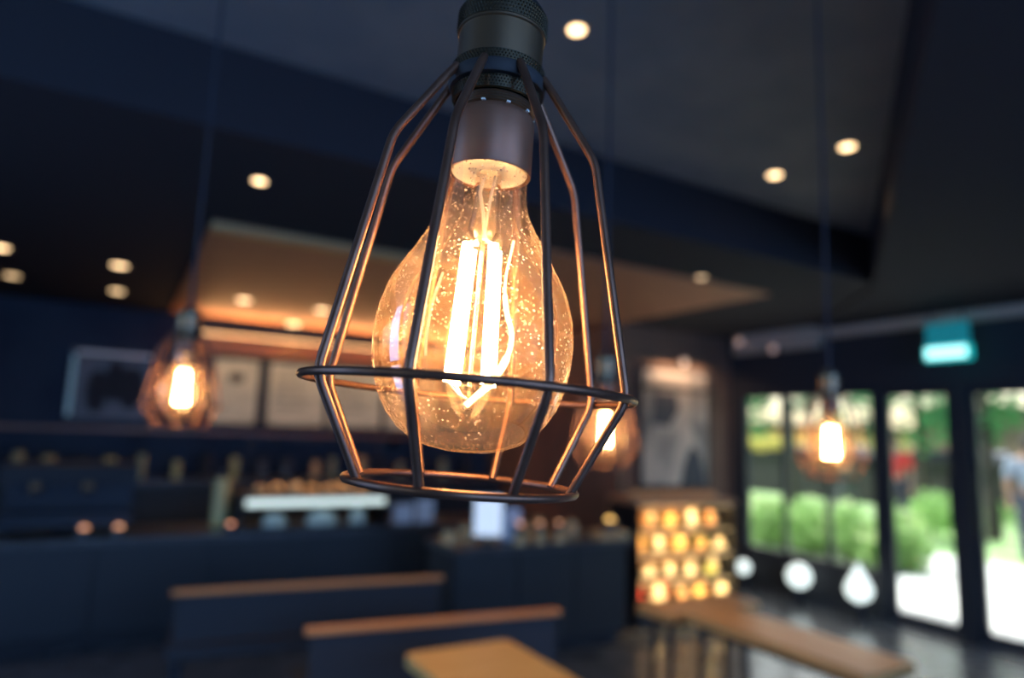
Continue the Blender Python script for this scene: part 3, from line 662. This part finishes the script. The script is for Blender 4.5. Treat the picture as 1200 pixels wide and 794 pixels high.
for k, (by, lab) in enumerate(((7.35, 'bright low bush outside the left window pane, next to the dark pier'), (6.75, 'bright low bush outside the left half of the window'), (6.15, 'bright low bush outside the middle window pane'), (5.55, 'bright low bush outside the right window pane'), (4.98, 'low bush at the right end of the window, before the left door'))):
    bush(8.35+.05*(k % 2), by, .28, .28, .72, lab, LEAF[2], 20+k, 1200)
bush(12.0, 6.4, .9, .7, .8, 'bright bush behind the left glass door', LEAF[2], 14)
bush(13.5, 5.6, .9, .9, .6, 'low bush between the two doors', LEAF[2], 15)
bush(12.2, 4.6, .9, .9, .6, 'low bush behind the right glass door', LEAF[0], 16)
# buildings across the street
def building(x, y, w, d, h, m, label, rz=0, rows=2, cols=4, band=None):
    t = thing('building', label, 'building', (x, y, -.04), rz)
    MB().box(-d/2, d/2, -w/2, w/2, 0, h).build('walls', m, t); MB().box(-d/2-.2, d/2+.2, -w/2-.2, w/2+.2, h, h+.2).build('roof', M_dark, t)
    for j in range(rows):
        for i in range(cols):
            yy = -w/2+w*(i+.5)/cols; z0 = .8+j*2.6
            MB().box(-d/2-.04, -d/2+.01, yy-w/cols*.3, yy+w/cols*.3, z0, z0+.45).build('window', M_dark, t)
    if band: MB().box(-d/2-1.0, -d/2, -w/2, w/2, 1.45, 1.75).build('awning', band, t)
building(24, 19, 9, 4, 2.0, mat('cream_render', (.85, .62, .28), .8), 'low cream building with a yellow awning behind the trees', 0, 1, 5, mat('yellow_awning', (.90, .68, .18), .7))
building(30, 11, 8, 4, 2.8, mat('brown_render', (.22, .15, .12), .8), 'low brown building behind the doors', 0, 1, 4)
# shade structure with dark posts and people outside
def person(x, y, rz, label, top, low, skin=(.45, .27, .19), h=1.68):
    t = thing('person', label, 'person', (x, y, -.01), radians(rz)); s = h/1.7
    def skinned(name, vs, es, rs, m):
        me = bpy.data.meshes.new(name); me.from_pydata([tuple(Vector(v)*s) for v in vs], es, []); me.materials.append(m)
        o = bpy.data.objects.new(name, me); COL.objects.link(o); o.parent = t
        md = o.modifiers.new('skin', 'SKIN')
        for i, r in enumerate(rs): me.skin_vertices[0].data[i].radius = (r*s, r*s)
        me.skin_vertices[0].data[0].use_root = True
        sb = o.modifiers.new('sub', 'SUBSURF'); sb.levels = 1; sb.render_levels = 1; return o
    # a mid-stride body: pelvis, spine, neck, head, arms with five-finger hands, legs
    V = [(0, 0, .95), (0, 0, 1.15), (0, 0, 1.36), (0, 0, 1.47), (0, -.01, 1.57), (0, -.01, 1.66),
         (.10, 0, .90), (.11, -.12, .50), (.11, -.10, .09), (.11, -.24, .03), (-.10, 0, .90), (-.11, .10, .50), (-.11, .28, .12), (-.11, .17, .04),
         (.18, 0, 1.38), (.24, .04, 1.12), (.24, -.10, .90), (-.18, 0, 1.38), (-.24, -.02, 1.12), (-.24, -.16, .92)]
    E = [(0, 1), (1, 2), (2, 3), (3, 4), (4, 5), (0, 6), (6, 7), (7, 8), (8, 9), (0, 10), (10, 11), (11, 12), (12, 13), (2, 14), (14, 15), (15, 16), (2, 17), (17, 18), (18, 19)]
    Rr = [.13, .12, .13, .055, .085, .07, .085, .06, .04, .03, .085, .06, .04, .03, .06, .042, .03, .06, .042, .03]
    for (w, b) in (((.24, -.10, .90), 16), ((-.24, -.16, .92), 19)):
        i = len(V); sg = 1 if w[0] > 0 else -1
        V.append((w[0], w[1]-.04, w[2]-.06)); E.append((b, i)); Rr.append(.028)
        for q in range(5):
            dx = (q-2)*.016; ln = (.05, .075, .08, .072, .055)[q]
            V.append((w[0]+dx, w[1]-.06-(.02 if q == 0 else 0), w[2]-.09-ln*.6)); E.append((i, len(V)-1)); Rr.append(.009)
    body = skinned('body', V, E, Rr, mat('skin', skin, .6))
    skinned('shirt', [(0, 0, .98), (0, 0, 1.15), (0, 0, 1.37), (.19, 0, 1.385), (.245, .04, 1.14), (-.19, 0, 1.385), (-.245, -.02, 1.14)], [(0, 1), (1, 2), (2, 3), (3, 4), (2, 5), (5, 6)], [.150, .140, .150, .075, .058, .075, .058], mat('shirt', top, .8))
    skinned('trousers', [(0, 0, .97), (.10, 0, .89), (.11, -.12, .50), (.11, -.10, .13), (-.10, 0, .89), (-.11, .10, .50), (-.11, .28, .15)], [(0, 1), (1, 2), (2, 3), (0, 4), (4, 5), (5, 6)], [.148, .10, .075, .058, .10, .075, .058], mat('trousers', low, .8))
    hm = mat('hair', (.02, .015, .015), .6)
    MB().ball((0, .012*s, 1.62*s), .088*s, .098*s, .10*s, 16, 8, True).build('hair', hm, t, True)
    MB().ball((0, .03*s, 1.60*s), .086*s, .08*s, .09*s, 14, 8).build('hair', hm, t, True)
    nose = MB().ball((0, -.098*s, 1.585*s), .012*s, .018*s, .02*s, 8, 6).build('nose', mat('skin', skin, .6), t, True)
    for sx in (-1, 1):
        MB().ball((sx*.03*s, -.088*s, 1.605*s), .01*s, .008*s, .007*s, 8, 6).build('eye', hm, t, True)
        MB().ball((sx*.088*s, -.005*s, 1.59*s), .01*s, .02*s, .03*s, 8, 6).build('ear', mat('skin', skin, .6), t, True)
    MB().ball((0, -.09*s, 1.545*s), .022*s, .008*s, .006*s, 8, 6).build('mouth', mat('lips', (.35, .12, .10), .6), t, True)
    return t
person(10.9, 6.35, -60, 'person in a red top walking outside behind the left glass door', (.75, .06, .05), (.05, .05, .07))
person(9.9, 4.05, 110, 'person in a grey blue shirt walking outside behind the right glass door', (.30, .36, .45), (.08, .09, .12))
person(13.5, 8.9, 30, 'person in a dark top standing outside behind the window', (.05, .05, .06), (.10, .10, .12))
tg = thing('garden_wall', 'low dark garden wall across the lawn under the trees', 'wall', (17.3, 11, -.03))
MB().box(-.1, .1, -9, 7, 0, 1.15).build('wall_body', mat('wall_stone', (.05, .045, .045), .9), tg); MB().box(-.16, .16, -9, 7, 1.15, 1.23).build('coping', M_dark, tg)
# parked cars across the lawn
def car(x, y, rz, col, label):
    t = thing('car', label, 'car', (x, y, -.03), radians(rz), 'parked cars')
    m = mat('car_paint', col, .3, coat=.8)
    def prof(pts, w, name, mm, zo=0):
        mb = MB(); n = len(pts); mb.v = [(px_, -w, pz+zo) for px_, pz in pts]+[(px_, w, pz+zo) for px_, pz in pts]
        mb.f = [tuple(range(n)), tuple(n+i for i in reversed(range(n)))]+[((i+1) % n, i, n+i, n+(i+1) % n) for i in range(n)]
        return mb.build(name, mm, t)
    prof([(-2.1, .3), (2.1, .3), (2.15, .7), (1.2, .9), (-1.9, .95), (-2.15, .75)], .85, 'body', m)
    prof([(-1.6, .93), (1.2, .89), (.55, 1.38), (-1.1, 1.42)], .74, 'cabin', M_frame)
    prof([(-1.1, 1.42), (.55, 1.38), (.5, 1.44), (-1.05, 1.47)], .72, 'roof', m)
    for sx in (-1.3, 1.3):
        for sy in (-.86, .68):
            w = MB().lathe([(0, 0), (.31, 0), (.31, .18), (0, .18)], 20).build('wheel', M_cord, t, True); w.rotation_euler = (radians(-90), 0, 0); w.location = (sx, sy, .31)
            h = MB().lathe([(0, -.01), (.17, -.01), (.17, .19), (0, .19)], 12).build('hubcap', M_worktop, w, True)
car(20, 14.0, 90, (.8, .8, .8), 'white car parked beyond the lawn behind the window')
car(19, 9.6, 90, (.12, .13, .15), 'dark car parked beyond the lawn behind the left door')
